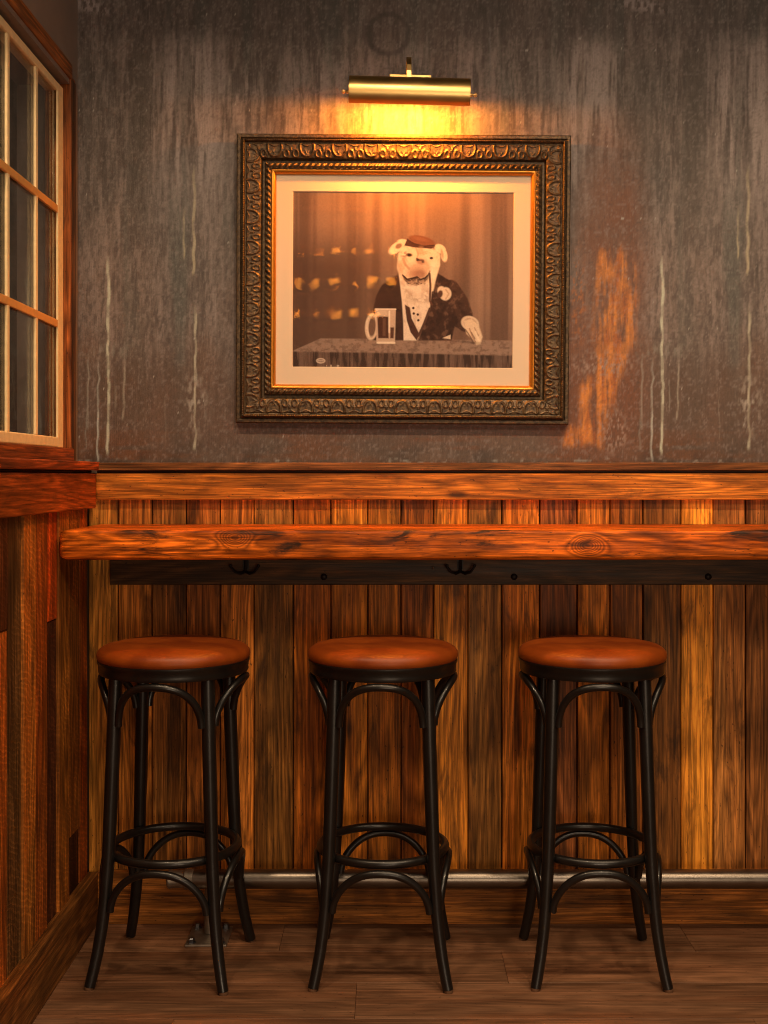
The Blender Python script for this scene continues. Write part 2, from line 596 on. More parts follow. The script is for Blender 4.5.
# back wall plaster: distressed printed finish, repeat about 1.5 m
def plaster():
    xs = np.arange(-0.862, 1.52, 0.0028)
    zs = np.arange(1.20, ZC + 0.006, 0.0055)
    X, Z = np.meshgrid(xs, zs)
    px = 390 + X * SP
    py = 475 - (Z - H) * SP
    PER = 554.0
    u = np.mod(px - 70, PER)                # wallpaper repeat
    v = py
    C = np.zeros(X.shape + (3,))

    def L(a):
        return np.array(lin(*a))

    def blend(c, m):
        nonlocal C
        C = C * (1 - m[..., None]) + L(c) * m[..., None]
    grey = fbm(u / 60, v / 150, 3, 4)
    C[:] = L((116, 97, 84))
    blend((96, 84, 74), ss(0.35, 0.7, grey))
    # vertical rivulets
    wob = (fbm(u / 30, v / 60, 5, 3) - 0.5) * 2.5
    r1 = fbm((u + wob) / 6, v / 90, 11, 5)
    r2 = fbm((u + wob * 1.4) / 3.0, v / 34, 12, 4)
    blend((150, 130, 116), ss(0.50, 0.72, r1) * 0.45)
    r4 = fbm((u + wob) / 2.6 + v / 40, v / 11, 13, 4)
    blend((72, 60, 52), ss(0.55, 0.72, r4) * 0.55 * ss(420, 330, v))
    blend((142, 122, 108), ss(0.45, 0.30, r4) * 0.40 * ss(420, 330, v))
    blend((74, 62, 54), ss(0.52, 0.8, r2) * 0.5)
    blend((84, 88, 78), ss(0.55, 0.8, fbm(u / 22, v / 220, 21, 3)) * 0.45)
    # pale upper columns
    for cx, hw, y0, y1, s in ((115, 46, 38, 185, .75), (170, 30, 70, 150, .5), (262, 60, 60, 150, .45), (330, 40, 50, 190, .35),
                              (400, 36, 20, 110, .3), (522, 34, 40, 160, .75), (478, 22, 60, 150, .3)):
        mm = ss(hw, hw * .5, np.abs(u - cx + wob)) * ss(y0 - 14, y0 + 14, v + wob) * ss(y1 + 70, y1 - 30, v + 25 * (r1 - .5) * 4)
        blend((158, 138, 124), mm * s * (0.35 + 0.9 * ss(0.38, 0.62, r1)))
    # dark rivulets running down the pale columns
    r3 = fbm((u + wob * 1.2) / 4.0, v / 40, 33, 5)
    blend((70, 58, 50), ss(0.50, 0.72, r3) * ss(35, 70, v) * ss(260, 140, v) * 0.75)
    # dark columns
    for cx, hw in ((20, 16), (70, 16), (596 - 554 + 30, 12)):
        blend((76, 66, 56), ss(hw, hw * .4, np.abs(u - cx)) * ss(30, 60, v) * ss(260, 170, v) * 0.4)
    # top band
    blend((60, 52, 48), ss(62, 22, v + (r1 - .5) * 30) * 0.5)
    # brown lower wall
    low = ss(330, 400, v + (fbm(u / 25, v / 60, 41, 3) - .5) * 90)
    blend((92, 66, 48), low * 0.7)
    blend((112, 66, 36), ss(415, 455, v) * ss(0.4, 0.62, fbm(u / 60, v / 8, 43, 4)) * 0.7)
    blend((58, 44, 36), ss(432, 462, v) * ss(0.45, 0.6, fbm(u / 26, v / 12, 44, 4)) * 0.5)
    blend((112, 82, 62), ss(0.5, 0.75, fbm(u / 45, v / 70, 45, 3)) * ss(200, 300, v) * 0.5)
    # rust patch beside the picture
    q = px
    n1 = fbm(q / 5, v / 55, 51, 4)
    n2 = fbm(q / 14, v / 26, 52, 4)
    halo = np.maximum(ell(q, v, 612, 250, 34, 110, 0, 18), ell(q, v, 592, 380, 52, 95, 0, 22))
    blend((120, 68, 40), halo * 0.85 * (0.55 + 0.7 * n2))
    a = poly(q + (n1 - .5) * 16, v + (n2 - .5) * 30, [(619, 240), (634, 270), (638, 300), (634, 345), (622, 375), (610, 410), (605, 446),
                                                       (585, 450), (563, 452), (564, 436), (580, 425), (584, 392), (598, 372), (600, 262)], 5)
    blend((222, 132, 54), a * ss(0.38, 0.62, n1 * .45 + n2 * .25 + .3 * fbm(q / 2.5, v / 16, 58, 4)) * 0.85)
    blend((168, 88, 38), a * ss(0.5, 0.75, fbm(q / 3, v / 20, 57, 4)) * 0.7)
    for cx, cy, rx, ry in ((602, 365, 30, 12), (612, 430, 16, 22), (578, 300, 7, 40)):
        blend((160, 126, 104) if cy > 350 else (170, 96, 46), ell(q, v, cx, cy, rx, ry, 0, 6) * ss(0.5, 0.66, fbm(q / 2.2, v / 3.2, 61 + cy, 3)) * 0.8)
    g1 = fbm(px / 2.2, v / 2.2, 91, 3)
    blend((70, 58, 52), ss(0.55, 0.75, g1) * 0.35)
    blend((150, 132, 120), ss(0.42, 0.25, g1) * 0.28)
    # white drips (repeat of the print)
    for x0, y0, y1, wd, s, cc in ((38, 250, 455, 1.7, .85, (196, 190, 160)), (28, 355, 462, 1.1, .8, (186, 182, 164)), (18, 345, 430, .9, .45, (170, 160, 140)),
                                  (54, 345, 420, 1.0, .5, (176, 164, 140)), (45, 370, 410, .8, .4, (160, 150, 130)),
                                  (125, 300, 450, 1.6, .7, (196, 182, 150)), (124, 160, 275, 1.8, .65, (190, 170, 132)), (114, 200, 260, 1.2, .6, (196, 176, 136)),
                                  (16, 400, 450, .7, .4, (150, 146, 130)), (95, 380, 440, .5, .3, (150, 136, 118)),
                                  (300, 40, 120, .8, .35, (150, 140, 130)), (420, 10, 80, .9, .35, (150, 140, 130)), (210, 20, 110, .8, .3, (150, 140, 130))):
        wv = (fbm(v / 14, v * 0 + x0, 71, 3) - .5) * 3.2
        wd = wd * .8 * (.55 + .5 * fbm(v / 14, v * 0 + x0 * 7, 73, 2))
        mm = ss(wd + .8, wd - .5, np.abs(u - x0 + wv)) * ss(y0, y0 + 25, v) * ss(y1 + 2, y1 - 4, v)
        mm = mm * (0.5 + 0.5 * ss(0.3, 0.6, fbm(v / 12, v * 0 + x0 * 3, 72, 3)))
        blend(cc, np.clip(mm, 0, 1) * s)
    blend((168, 152, 132), ell(u, v, 125, 405, 10, 26, 0, 8) * ss(0.45, 0.75, fbm(u / 3, v / 6, 75, 3)) * 0.8)
    blend((146, 138, 122), ell(u, v, 38, 350, 26, 6, 0, 5) * ss(0.5, 0.7, fbm(u / 3, v / 7, 76, 3)) * 0.45)
    # flecks and scuffs
    fl = vnoise(px / 2.4, v / 2.4, 81)
    blend((176, 164, 146), ss(0.975, 0.992, fl) * 0.8)
    blend((150, 132, 122), ell(u, v, 18, 5, 26, 7, 12, 4) * ss(0.5, 0.62, fbm(u / 3, v / 5, 83, 3)) * 0.8)
    blend((164, 150, 132), ss(456, 461, v) * ss(0.62, 0.75, fbm(px / 6, v / 2, 84, 3)) * 0.6)
    # ring-shaped mark high above the lamp
    rr = np.hypot(px - 388, (v - 34))
    blend((66, 56, 50), ss(4, 1, np.abs(rr - 20)) * 0.75 * (.4 + n2))
    C *= np.array([0.94, 1.10, 1.38])
    P = np.stack([X, np.full(X.shape, YP), Z], -1)
    return P, C


P, Cc = plaster()
q = NT('distressed_plaster_print')
vc = q.n('ShaderNodeVertexColor', layer_name='col').outputs[0]
tc = q.n('ShaderNodeTexCoord').outputs['Object']
st = q.noise(q.vmul(tc, (260, 260, 22)), 1.0, 3, 0.6)
gr = q.noise(tc, 190, 3, 0.6)
k = q.math('MULTIPLY', q.math('MULTIPLY_ADD', st, 0.5, 0.75), q.math('MULTIPLY_ADD', gr, 0.5, 0.75))
q.set(Base_Color=q.mix(1.0, vc, q.vmul((1, 1, 1), k), 'MULTIPLY'), Roughness=0.5, Specular_IOR_Level=0.35)
q.bump(q.math('ADD', st, gr), 0.0012, 0.5)
M['plaster'] = q.m
structure(grid_mesh('wall_back', P, Cc, M['plaster']))
MB().box(-1.0, XR, YP + 0.002, 3.4, 0, ZC).build('wall_rear', M['roomwall'], kind='structure')

# left wall around the window opening
LY0, LY1 = 1.36, 3.205          # window opening along Y
LZ0, LZ1 = 1.285, 2.262
lw = MB()
for y0, y1, z0, z1 in ((YR, YP, 0, LZ0), (YR, YP, LZ1, ZC), (YR, LY0, LZ0, LZ1), (LY1, YP, LZ0, LZ1)):
    lw.box(-1.0, XP, y0, y1, z0, z1, lin(70, 58, 50))
lw.build('wall_left', plain('dark_plaster', lin(124, 112, 106), 0.6, 0, 0.25, 14), kind='structure')

# back wainscot: upright boards of many colours
edges = [88, 118, 152, 186, 220, 254, 293, 331, 368, 401, 434, 468, 502, 540, 577, 610, 643, 681, 713, 746, 782, 818, 852, 890, 925, 960]
cols = [(176, 108, 44), (168, 98, 40), (122, 72, 32), (150, 84, 36), (170, 94, 36), (134, 82, 36), (160, 84, 26), (178, 100, 32), (158, 88, 30), (134, 70, 26),
        (192, 112, 38), (132, 80, 36), (172, 94, 32), (128, 68, 34), (166, 92, 32), (140, 76, 28), (116, 68, 30), (214, 128, 44), (146, 88, 44), (110, 62, 30),
        (160, 88, 36), (140, 74, 30), (170, 96, 36), (130, 80, 40), (160, 84, 34)]
pb = MB()
SWp = F / YW
for i in range(len(cols)):
    x0, x1 = (edges[i] - 390) / SWp, (edges[i + 1] - 390) / SWp
    d = rng.uniform(-0.002, 0.002)
    pb.box(x0 + rng.uniform(.0008, .0022), x1 - rng.uniform(.0008, .0022), YW + d, YP - 0.003, 0.02, 1.20, wl(*cols[i]), rng.uniform(0, 50))
pb.build('trim_1', M['wood_v'], bevel=0.0025, kind='structure')

# left wainscot
edl = [-60, -44, -28, -14, -4, 8, 22.5, 35, 47, 58, 68.5, 80.5, 88]
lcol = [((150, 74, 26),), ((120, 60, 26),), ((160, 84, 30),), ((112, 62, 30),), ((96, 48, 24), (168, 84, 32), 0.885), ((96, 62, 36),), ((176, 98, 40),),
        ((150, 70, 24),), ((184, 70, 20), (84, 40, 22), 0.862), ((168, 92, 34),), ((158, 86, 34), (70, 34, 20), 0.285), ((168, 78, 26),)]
pl = MB()
for i in range(len(lcol)):
    ya, yb = F * -XW / (390 - edl[i]), F * -XW / (390 - edl[i + 1])
    d = rng.uniform(-0.003, 0.003)
    cs = lcol[i]
    sd = rng.uniform(0, 50)
    if len(cs) == 3:
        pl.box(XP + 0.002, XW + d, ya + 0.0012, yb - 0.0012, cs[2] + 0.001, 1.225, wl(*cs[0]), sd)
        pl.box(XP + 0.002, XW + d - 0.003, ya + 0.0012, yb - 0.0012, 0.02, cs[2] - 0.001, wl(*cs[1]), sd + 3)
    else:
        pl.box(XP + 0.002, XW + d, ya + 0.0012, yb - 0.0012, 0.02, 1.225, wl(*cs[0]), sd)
yy = F * -XW / (390 + 60)
while yy > 0.2:
    pl.box(XP + 0.002, XW, yy - 0.09, yy - 0.0025, 0.02, 1.225, lin(*rng.choice([(150, 74, 26), (110, 60, 30), (170, 90, 34)])), rng.uniform(0, 50))
    yy -= 0.09
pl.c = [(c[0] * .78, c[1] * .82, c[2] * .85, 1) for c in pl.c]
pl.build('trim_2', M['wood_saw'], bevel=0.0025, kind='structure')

# baseboards
MB().box(-0.792, 1.55, 3.238, YW + 0.006, 0, 0.142, wl(146, 84, 38), 3.3).build('baseboard_back', M['wood_x'], bevel=0.002, kind='structure')
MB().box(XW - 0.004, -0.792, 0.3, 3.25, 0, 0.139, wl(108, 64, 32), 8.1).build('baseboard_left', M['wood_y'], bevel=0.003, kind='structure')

# chair rail along the back: board plus cap
MB().box(-0.796, 1.55, 3.236, YP - 0.002, 1.149, 1.2215, wl(192, 108, 38), 12.4).build('trim_3', M['wood_x'], bevel=0.0025, kind='structure')
cap = MB().box(-0.79, 1.55, 3.226, YP - 0.001, 1.2285, 1.2495, wl(112, 66, 36), 21.7)
cap.box(-0.796, 1.55, 3.245, YP - 0.001, 1.2215, 1.2285, lin(50, 28, 16), 2.0)
cap.build('trim_4', M['wood_x'], bevel=0.002, kind='structure')
# ledge under the window
MB().box(XW - 0.02, -0.795, 0.3, 3.236, 1.127, 1.2215, lin(146, 68, 22), 31.0).build('trim_6', M['wood_y'], bevel=0.003, kind='structure')
lc = MB().box(XP - 0.03, -0.785, 0.3, 3.243, 1.2285, 1.2515, lin(140, 64, 24), 33.0)
lc.box(XW - 0.02, -0.806, 0.3, 3.236, 1.2215, 1.2285, lin(40, 20, 10), 2.0)
lc.build('trim_7', M['wood_y'], bevel=0.003, kind='structure')

# window ---------------------------------------------------------
win = bpy.data.objects.new('window_1', None)
COL.objects.link(win)
win.location = (XP, (LY0 + LY1) / 2, LZ0)
win['kind'] = 'structure'
CS = lin(188, 112, 50)          # stained casing
CR = lin(240, 212, 160)          # cream painted sash
cz = MB()
cz.box(XP - 0.06, -0.8535, LY1 - 0.004, 3.243, 1.252, 2.285, lin(124, 72, 32), 4.0)           # far jamb casing
cz.box(XP - 0.06, -0.8535, LY0 - 0.05, LY0, 1.252, 2.285, lin(142, 84, 38), 5.0)
cz.build('jamb', M['wood_v'], win, bevel=0.002)
MB().box(-0.8536, -0.8515, LY1 - 0.001, 3.2435, 1.252, 2.276, wl(74, 46, 30), 9.0).build('casing_face', M['wood_v'], win, bevel=0.0008)
MB().box(XP - 0.06, -0.853, LY0 - 0.07, 3.215, 2.276, 2.319, lin(128, 78, 36), 6.0).build('head_casing', M['wood_y'], win, bevel=0.003)
MB().box(XP - 0.06, -0.846, LY0, LY1, 1.252, 1.287, lin(130, 66, 24), 7.0).build('sill', M['wood_y'], win, bevel=0.003)
XS = -0.874                     # room face of the sash
SB = CR
for ya_, yb_2 in ((3.150, LY1 - 0.005), (LY0 + 0.001, LY0 + 0.055)):
    stl = MB().box(XS - 0.006, XS, ya_, yb_2, 1.289, 2.250).build('stile', M['paint_v'], win, bevel=0.0015)
    MB().box(XS - 0.035, XS - 0.0065, ya_ + 0.001, yb_2, 1.289, 2.250, wl(104, 60, 30), ya_).build('stile_core', M['wood_v'], stl)
sr = MB()
sr.box(XS - 0.035, XS, LY0 + 0.055, 3.150, 1.289, 1.316, CR, 3.0)
sr.box(XS - 0.035, XS, LY0 + 0.055, 3.150, 2.228, 2.250, CR, 4.0)
sr.build('rail', M['paint_v'], win, bevel=0.003)
A = -XS * F
ymun = [A / (390 - 37.5), A / (390 - 9.0)]
ymun.append(ymun[1] - (ymun[0] - ymun[1]) * 0.98)
step = ymun[0] - ymun[1]
ymun = [ymun[0] - step * i for i in range(9) if ymun[0] - step * i > LY0 + 0.1]
for ym in ymun:
    MB().box(XS - 0.008, XS - 0.001, ym - 0.0085, ym + 0.0085, 1.316, 2.228).build('muntin', M['paint_v'], win, bevel=0.0015)
for zm in (1.917, 1.615):
    MB().box(XS - 0.008, XS - 0.0005, LY0 + 0.055, 3.150, zm - 0.010, zm + 0.010).build('muntin', M['paint_h'], win, bevel=0.0015)
yb_ = [3.150] + ymun + [LY0 + 0.055]
zb_ = [1.316, 1.615, 1.917, 2.228]
for i in range(len(yb_) - 1):
    for j in range(3):
        MB().box(XS - 0.012, XS - 0.008, yb_[i + 1], yb_[i], zb_[j], zb_[j + 1]).build('pane', M['glass'], win)
MB().box(-1.3, -1.25, 0.2, 4.2, 0.6, 2.9).build('trim_8', M['night'], kind='structure')     # dark sheet added to stand for the night outside the glass

# ------------------------------------------------------------------ bar counter
ctr = thing('bar_counter', 'thick varnished orange-brown timber bar counter along the plank wall, above the stools', 'counter', (0.37, 3.08, 1.009))
cb = MB()
# slab with softly worn edges: profile swept along X in many stations
prof = []
y0, y1, z0, z1, rr = 2.910, 3.258, 1.009, 1.082, 0.009
for cy, cz_, a0 in ((y0 + rr, z0 + rr, 180), (y1 - .002, z0 + .002, 270), (y1 - .002, z1 - .002, 0), (y0 + rr, z1 - rr, 90)):
    r_ = rr if cy < 3.0 else 0.002
    for a in (0, 30, 60, 90):
        t = math.radians(a0 + a)
        prof.append((cy + r_ * math.cos(t), cz_ + r_ * math.sin(t)))
xs_ = [-0.806, -0.803, -0.797, -0.787] + [-0.77 + 0.02 * i for i in range(117)]
vv, ff = [], []
n = len(prof)
for i, x in enumerate(xs_):
    sq = [0.010, 0.005, 0.0018, 0.0][i] if i < 4 else 0.0
    for (yy, zz) in prof:
        e = 0.0012 * math.sin(x * 23 + zz * 60) * (1 if yy < 2.95 else 0) + 0.0008 * math.sin(x * 71)* (1 if yy < 2.95 else 0)
        vv.append((x, yy + e + (sq if yy < 3.0 else 0), zz + (sq if zz < 1.04 else -sq)))
for i in range(len(xs_) - 1):
    for k in range(n):
        k2 = (k + 1) % n
        ff.append((i * n + k, i * n + k2, (i + 1) * n + k2, (i + 1) * n + k))
ff.append(tuple(range(n)))
ff.append(tuple(reversed([(len(xs_) - 1) * n + k for k in range(n)])))
cb.add(vv, ff, lin(140, 68, 13), 2.6)
cb.build('counter_slab', M['counter'], ctr, smooth=True, autosmooth=50)
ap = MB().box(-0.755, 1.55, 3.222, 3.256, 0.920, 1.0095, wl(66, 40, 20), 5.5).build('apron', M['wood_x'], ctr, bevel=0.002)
for hx in (-0.388, 0.189):
    hk = MB()
    hy = 3.222
    hk.tube([(hx, hy - .004, 1.003), (hx, hy - .006, .975), (hx, hy - .012, .958)], [.004, .0045, .004], 8)
    for s in (-1, 1):
        hk.tube([(hx, hy - .010, .957), (hx + s * .012, hy - .020, .952), (hx + s * .026, hy - .028, .957), (hx + s * .037, hy - .030, .972)], [.0042, .004, .0036, .003], 8)
        hk.lathe([(0, -.0045), (.0035, -.003), (.0045, 0), (.0035, .003), (0, .0045)], 10, (hx + s * .037, hy - .030, .974))
    hk.box(hx - .008, hx + .008, hy - .004, hy + .001, .962, 1.006)
    hk.build('coat_hook', M['iron'], ap, smooth=True, autosmooth=40)
for bx in (-0.178, 0.334, 0.857):
    MB().lathe([(.009, 0), (.009, -.003), (.006, -.006), (0, -.007)], 14, (bx, 3.222, 0.942), 'Y').build('bolt_head', M['iron'], ap, smooth=True, autosmooth=40)
MB().lathe([(.0038, 0), (.0038, -.002), (0, -.003)], 12, (0.116, 3.222, 0.966), 'Y').build('screw_head', M['steel'], ap, smooth=True)

# ------------------------------------------------------------------ bar stools


def leg_half(z):
    pts = [(0.0, .160), (.035, .1525), (.08, .1445), (.13, .1375), (.18, .1325), (.24, .1285), (.297, .1250), (.45, .1195), (.60, .1148), (.745, .1110)]
    for (za, a), (zb, b) in zip(pts[:-1], pts[1:]):
        if z <= zb:
            t = (z - za) / (zb - za)
            return a + (b - a) * t
    return pts[-1][1]


def make_stool(label):
    st_ = thing('bar_stool', label, 'stool', (0, 0, 0), 'bentwood stools along the counter')
    MB().lathe([(0, .752), (.172, .752), (.182, .7605), (.1855, .7655), (.187, .772), (.1857, .780), (.180, .7875), (.170, .794), (.145, .7995), (.10, .8035), (.05, .805), (0, .8055)],
               96).build('seat_cushion', M['leather'], st_, smooth=True, local=True)
    MB().lathe([(.150, .732), (.174, .7285), (.180, .7295), (.1825, .735), (.1815, .739), (.1825, .744), (.1830, .752), (.1852, .7555), (.1852, .7605), (.182, .763), (.150, .763), (.150, .732)],
               96).build('seat_rim', M['black'], st_, smooth=True, local=True, autosmooth=50)
    for sx in (-1, 1):
        for sy in (-1, 1):
            zz = [0.006 + (0.740 - 0.006) * (i / 40) for i in range(41)]
            pts, rd = [], []
            for z in zz:
                a = leg_half(z)
                pts.append((sx * a, sy * a, z))
                rd.append(.0130 + .0036 * min(1, z / .45))
            lg = MB().tube(pts, rd, 18).build('leg', M['black'], st_, smooth=True, local=True, autosmooth=60)
            a = leg_half(0)
            MB().lathe([(0, 0), (.010, 0), (.0108, .002), (.0108, .0075), (0, .0075)], 16, (sx * a, sy * a, 0)).build('foot_glide', M['glide'], lg, smooth=True, local=True, autosmooth=40)
    ring = [(.154 * math.cos(2 * math.pi * k / 72), .154 * math.sin(2 * math.pi * k / 72), .297) for k in range(72)]
    MB().tube(ring, .0108, 14, closed=True).build('footrest_ring', M['black'], st_, smooth=True, local=True)
    for k in range(4):
        mid = math.pi / 2 * k
        for nm, z0_, z1_, re, rm, dl, tr in (('upper_brace', .616, .7185, .161, .1765, 6.5, .0093), ('lower_brace', .178, .2775, .182, .163, 5.5, .0092)):
            pts = []
            for i in range(41):
                t = -1 + 2 * i / 40
                tt = math.copysign(1 - (1 - abs(t)) ** 1.35, t)
                ang = mid + tt * (math.pi / 4 - math.radians(dl))
                r_ = rm + (re - rm) * abs(tt) ** 2.2
                z = z0_ + (z1_ - z0_) * (1 - abs(tt) ** 2.3) ** (1 / 1.75)
                pts.append((r_ * math.cos(ang), r_ * math.sin(ang), z))
            MB().tube(pts, tr, 12).build(nm, M['black'], st_, smooth=True, local=True, autosmooth=60)
    return st_


def copy_tree(o, parent=None):
    c = o.copy()
    COL.objects.link(c)
    c.parent = parent
    for ch in list(o.children):
        copy_tree(ch, c)
    return c


s1 = make_stool('black bentwood stool with round tan leather seat, nearest the window wall')
s2 = copy_tree(s1)
s2['label'] = 'middle black bentwood stool with round tan leather seat, below the framed picture'
s3 = copy_tree(s1)
s3['label'] = 'black bentwood stool with round tan leather seat, rightmost, farthest from the window'
s1.location, s2.location, s3.location = (-.537, 2.975, 0), (-.0175, 2.975, 0), (.502, 2.975, 0)
s1.rotation_euler.z, s2.rotation_euler.z, s3.rotation_euler.z = math.radians(-5.0), math.radians(-1.8), math.radians(-1.0)
s1.scale = (1.01, 1.01, 1)
s3.scale = (.978, .978, 1)

# ------------------------------------------------------------------ foot rail
fr = thing('foot_rail', 'long steel foot rail on a floor bracket in front of the baseboard', 'rail', (-0.475, 3.15, 0))
RY, RZ = 3.162, 0.148
MB().tube([(-0.535, RY, RZ), (0.5, RY, RZ), (1.55, RY, RZ)], .0248, 32).build('rail_tube', M['steel'], fr, smooth=True, autosmooth=40)
MB().lathe([(0, -.588), (.020, -.588), (.0245, -.584), (.0245, -.578), (.0222, -.574), (.0222, -.545), (.0262, -.541), (.0262, -.520), (.0236, -.517)], 32, (0, RY, RZ), 'X').build('end_cap', M['tarnish'], fr, smooth=True, autosmooth=35)
for pxx in (-0.475, 1.42):
    MB().tube([(pxx, RY, .008), (pxx, RY, .07), (pxx, RY, RZ - .01)], [.017, .015, .015], 20).build('post', M['tarnish'], fr, smooth=True, autosmooth=40)
    pt = MB().box(pxx - .054, pxx + .054, 3.078, 3.208, 0, .007).build('floor_plate', M['tarnish'], fr, bevel=.002)
    for bx in (-.038, .038):
        for by in (3.094, 3.192):
            MB().lathe([(.0115, .007), (.0115, .0095), (.0085, .0095), (.0085, .017), (.006, .019), (0, .019)], 6, (pxx + bx, by, 0)).build('bolt', M['bolt'], pt)

# ------------------------------------------------------------------ framed picture
FX, FZ = 0.0355, 1.7475         # centre
FW, FH = 0.906, 0.783
frame_root = thing('framed_picture', 'ornate dark bronze framed sepia photograph of a dog in cap and jacket on the wall', 'picture', (FX, YP - 0.001, FZ - FH / 2))


def tile_height(u, v):
    """carved scroll relief on one repeat: u along in 0..1, v across in 0..1 -> 0..1"""
    x = np.mod(u, 1.0)
    xm = np.minimum(x, 1 - x) * 2      # mirrored 0..1
    h = np.zeros(x.shape)

    def ridge(d, wd):
        return np.exp(-(d / (wd * 0.74)) ** 2)
    X = xm * 1.0
    # large C scroll
    d = np.abs(np.hypot((X - 0.95) * 0.95, (v - 0.30) * 0.62) - 0.36)
    h = np.maximum(h, ridge(d, 0.075))
    # small curl
    d = np.abs(np.hypot((X - 0.30) * 0.95, (v - 0.72) * 0.62) - 0.15)
    h = np.maximum(h, 0.85 * ridge(d, 0.065))
    # flower at the repeat's centre
    th = np.arctan2((v - 0.5) * 0.62, X * 0.95)
    rad = np.hypot(X * 0.95, (v - 0.42) * 0.62)
    h = np.maximum(h, ridge(rad, 0.10 * (1 + 0.45 * np.cos(5 * th))))
    # leaf fan at the joint
    rad2 = np.hypot((1 - X) * 0.95, (v - 0.78) * 0.62)
    th2 = np.arctan2((v - 0.78), (1 - X) * 1.3)
    h = np.maximum(h, 0.9 * ridge(rad2, 0.13 * (1 + 0.5 * np.cos(6 * th2))))
    d = np.abs((v - 0.12) - 0.10 * np.cos(X * math.pi * 2))
    h = np.maximum(h, 0.6 * ridge(d, 0.05))
    d = np.abs((v - 0.55) - 0.25 * (X - 0.5)) + 3 * np.maximum(0, np.abs(X - 0.6) - 0.13)
    h = np.maximum(h, 0.55 * ridge(d, 0.06))
    return h


def frame_side(length, wid, prof_fn, du, mat):
    pass


# profile across the moulding (0 outer .. 0.094 inner) -> height above the wall
PRW = 0.094
pk = np.array([0, .0005, .003, .0095, .0112, .0122, .0135, .0160, .0195, .0225, .0240, .0262, .030, .050, .064, .0665, .0690, .0700, .0760, .0775, .079, .086, .0935, PRW])
ph = np.array([0, .028, .0300, .0300, .0290, .0235, .0240, .0375, .0430, .0395, .0330, .0325, .036, .0345, .031, .0290, .0190, .0150, .0150, .0230, .0260, .0300, .0260, .0130])


def moulding(name, length, rot, parent, mat):
    """one mitred side, lying along its own axis, then turned into place"""
    sv = np.concatenate([pk[:3], np.arange(.004, PRW, .0011), [PRW]])
    sv = np.unique(np.round(np.concatenate([sv, pk]), 5))
    m_ = int(length / 0.0014)
    t = np.linspace(0, 1, m_)
    S, T = np.meshgrid(sv, t)
    along = -length / 2 + S + T * (length - 2 * S)           # mitre
    hgt = np.interp(S, pk, ph)
    nrep = max(1, round((length - 0.12) / 0.0838))
    vv_ = np.clip((S - .0262) / (.0655 - .0262), 0, 1)
    inb = ss(.0255, .0275, S) * ss(.0662, .0645, S)
    uu = along / (length - .12) * nrep + 0.5
    hgt = hgt + inb * (tile_height(uu, vv_) - .35) * .0032
    # rope bead
    rp = ss(.0775, .0795, S) * ss(.0935, .0915, S)
    hgt = hgt + rp * .0024 * np.sin((along / .0160 + (S - .086) / .011 * .55) * 2 * math.pi) * 0.9
    # beaded outer fillet
    bd = ss(.0155, .018, S) * ss(.0230, .0210, S)
    hgt = hgt + bd * .0008 * np.sin(along / .0062 * 2 * math.pi)
    return along, S, hgt


mq = NT('bronzed_gilt_moulding')
tcf = mq.n('ShaderNodeTexCoord').outputs['Object']
nzf = mq.noise(tcf, 120, 4, 0.6)
nzb = mq.noise(tcf, 14, 3, 0.6)
cf = mq.mix(mq.ramp(nzf, 0.35, 0.65), lin(52, 41, 30), lin(104, 84, 58))
cf = mq.mix(mq.math('MULTIPLY', mq.ramp(nzb, 0.4, 0.7), 0.5), cf, lin(74, 56, 38))
mq.set(Base_Color=cf, Roughness=0.46, Metallic=0.4)
M['bronze'] = mq.m
M['gilt'] = plain('gilt_lip', lin(206, 138, 52), 0.32, 0.75, 0.08, 60)
M['mat'] = plain('mat_board', lin(226, 208, 186), 0.8, 0, 0.02, 200, 0.2)

TILT = math.radians(1.4)


def tilt(P_):
    """frame leans forward at the top: turn about its bottom back edge"""
    Q = P_.copy()
    zb = FZ - FH / 2
    dy, dz = P_[..., 1] - (YP - .001), P_[..., 2] - zb
    Q[..., 1] = YP - .001 + dy * math.cos(TILT) - dz * math.sin(TILT)
    Q[..., 2] = zb + dz * math.cos(TILT) + dy * math.sin(TILT)
    # slight clockwise settle of the hung frame
    a = math.radians(0.35)
    dx, dz = Q[..., 0] - FX, Q[..., 2] - FZ
    Q[..., 0] = FX + dx * math.cos(a) + dz * math.sin(a)
    Q[..., 2] = FZ - dx * math.sin(a) + dz * math.cos(a)
    return Q


def side_positions(side, al, S, hg):
    yv = YP - .001 - hg
    if side == 'top':
        return np.stack([FX + al, yv, FZ + FH / 2 - S], -1)
    if side == 'bottom':
        return np.stack([FX - al, yv, FZ - FH / 2 + S], -1)
    if side == 'left':
        return np.stack([FX - FW / 2 + S, yv, FZ + al], -1)
    return np.stack([FX + FW / 2 - S, yv, FZ - al], -1)


for side in ('top', 'bottom', 'left', 'right'):
    al, S, hg = moulding('m', FW if side in ('top', 'bottom') else FH, 0, frame_root, None)
    grid_mesh('moulding', tilt(side_positions(side, al, S, hg)), None, M['bronze'], frame_root, flip=True)
# gilt lip
glw = 0.0125
lipS = np.array([PRW - .0005, PRW + .0005, PRW + .003, PRW + .009, PRW + glw - .001, PRW + glw])
lipH = np.array([.010, .0235, .0245, .0195, .0165, .009])
for side in ('top', 'bottom', 'left', 'right'):
    Ln = FW if side in ('top', 'bottom') else FH
    S, T = np.meshgrid(lipS, np.linspace(0, 1, 60))
    al = -Ln / 2 + S + T * (Ln - 2 * S)
    grid_mesh('gilt_lip', tilt(side_positions(side, al, S, np.interp(S, lipS, lipH))), None, M['gilt'], frame_root, flip=True)


def rect_at(hgt, x0, x1, z0, z1, nx=2, nz=2):
    X, Z = np.meshgrid(np.linspace(x0, x1, nx), np.linspace(z1, z0, nz))
    return tilt(np.stack([X, np.full(X.shape, YP - .001 - hgt), Z], -1))


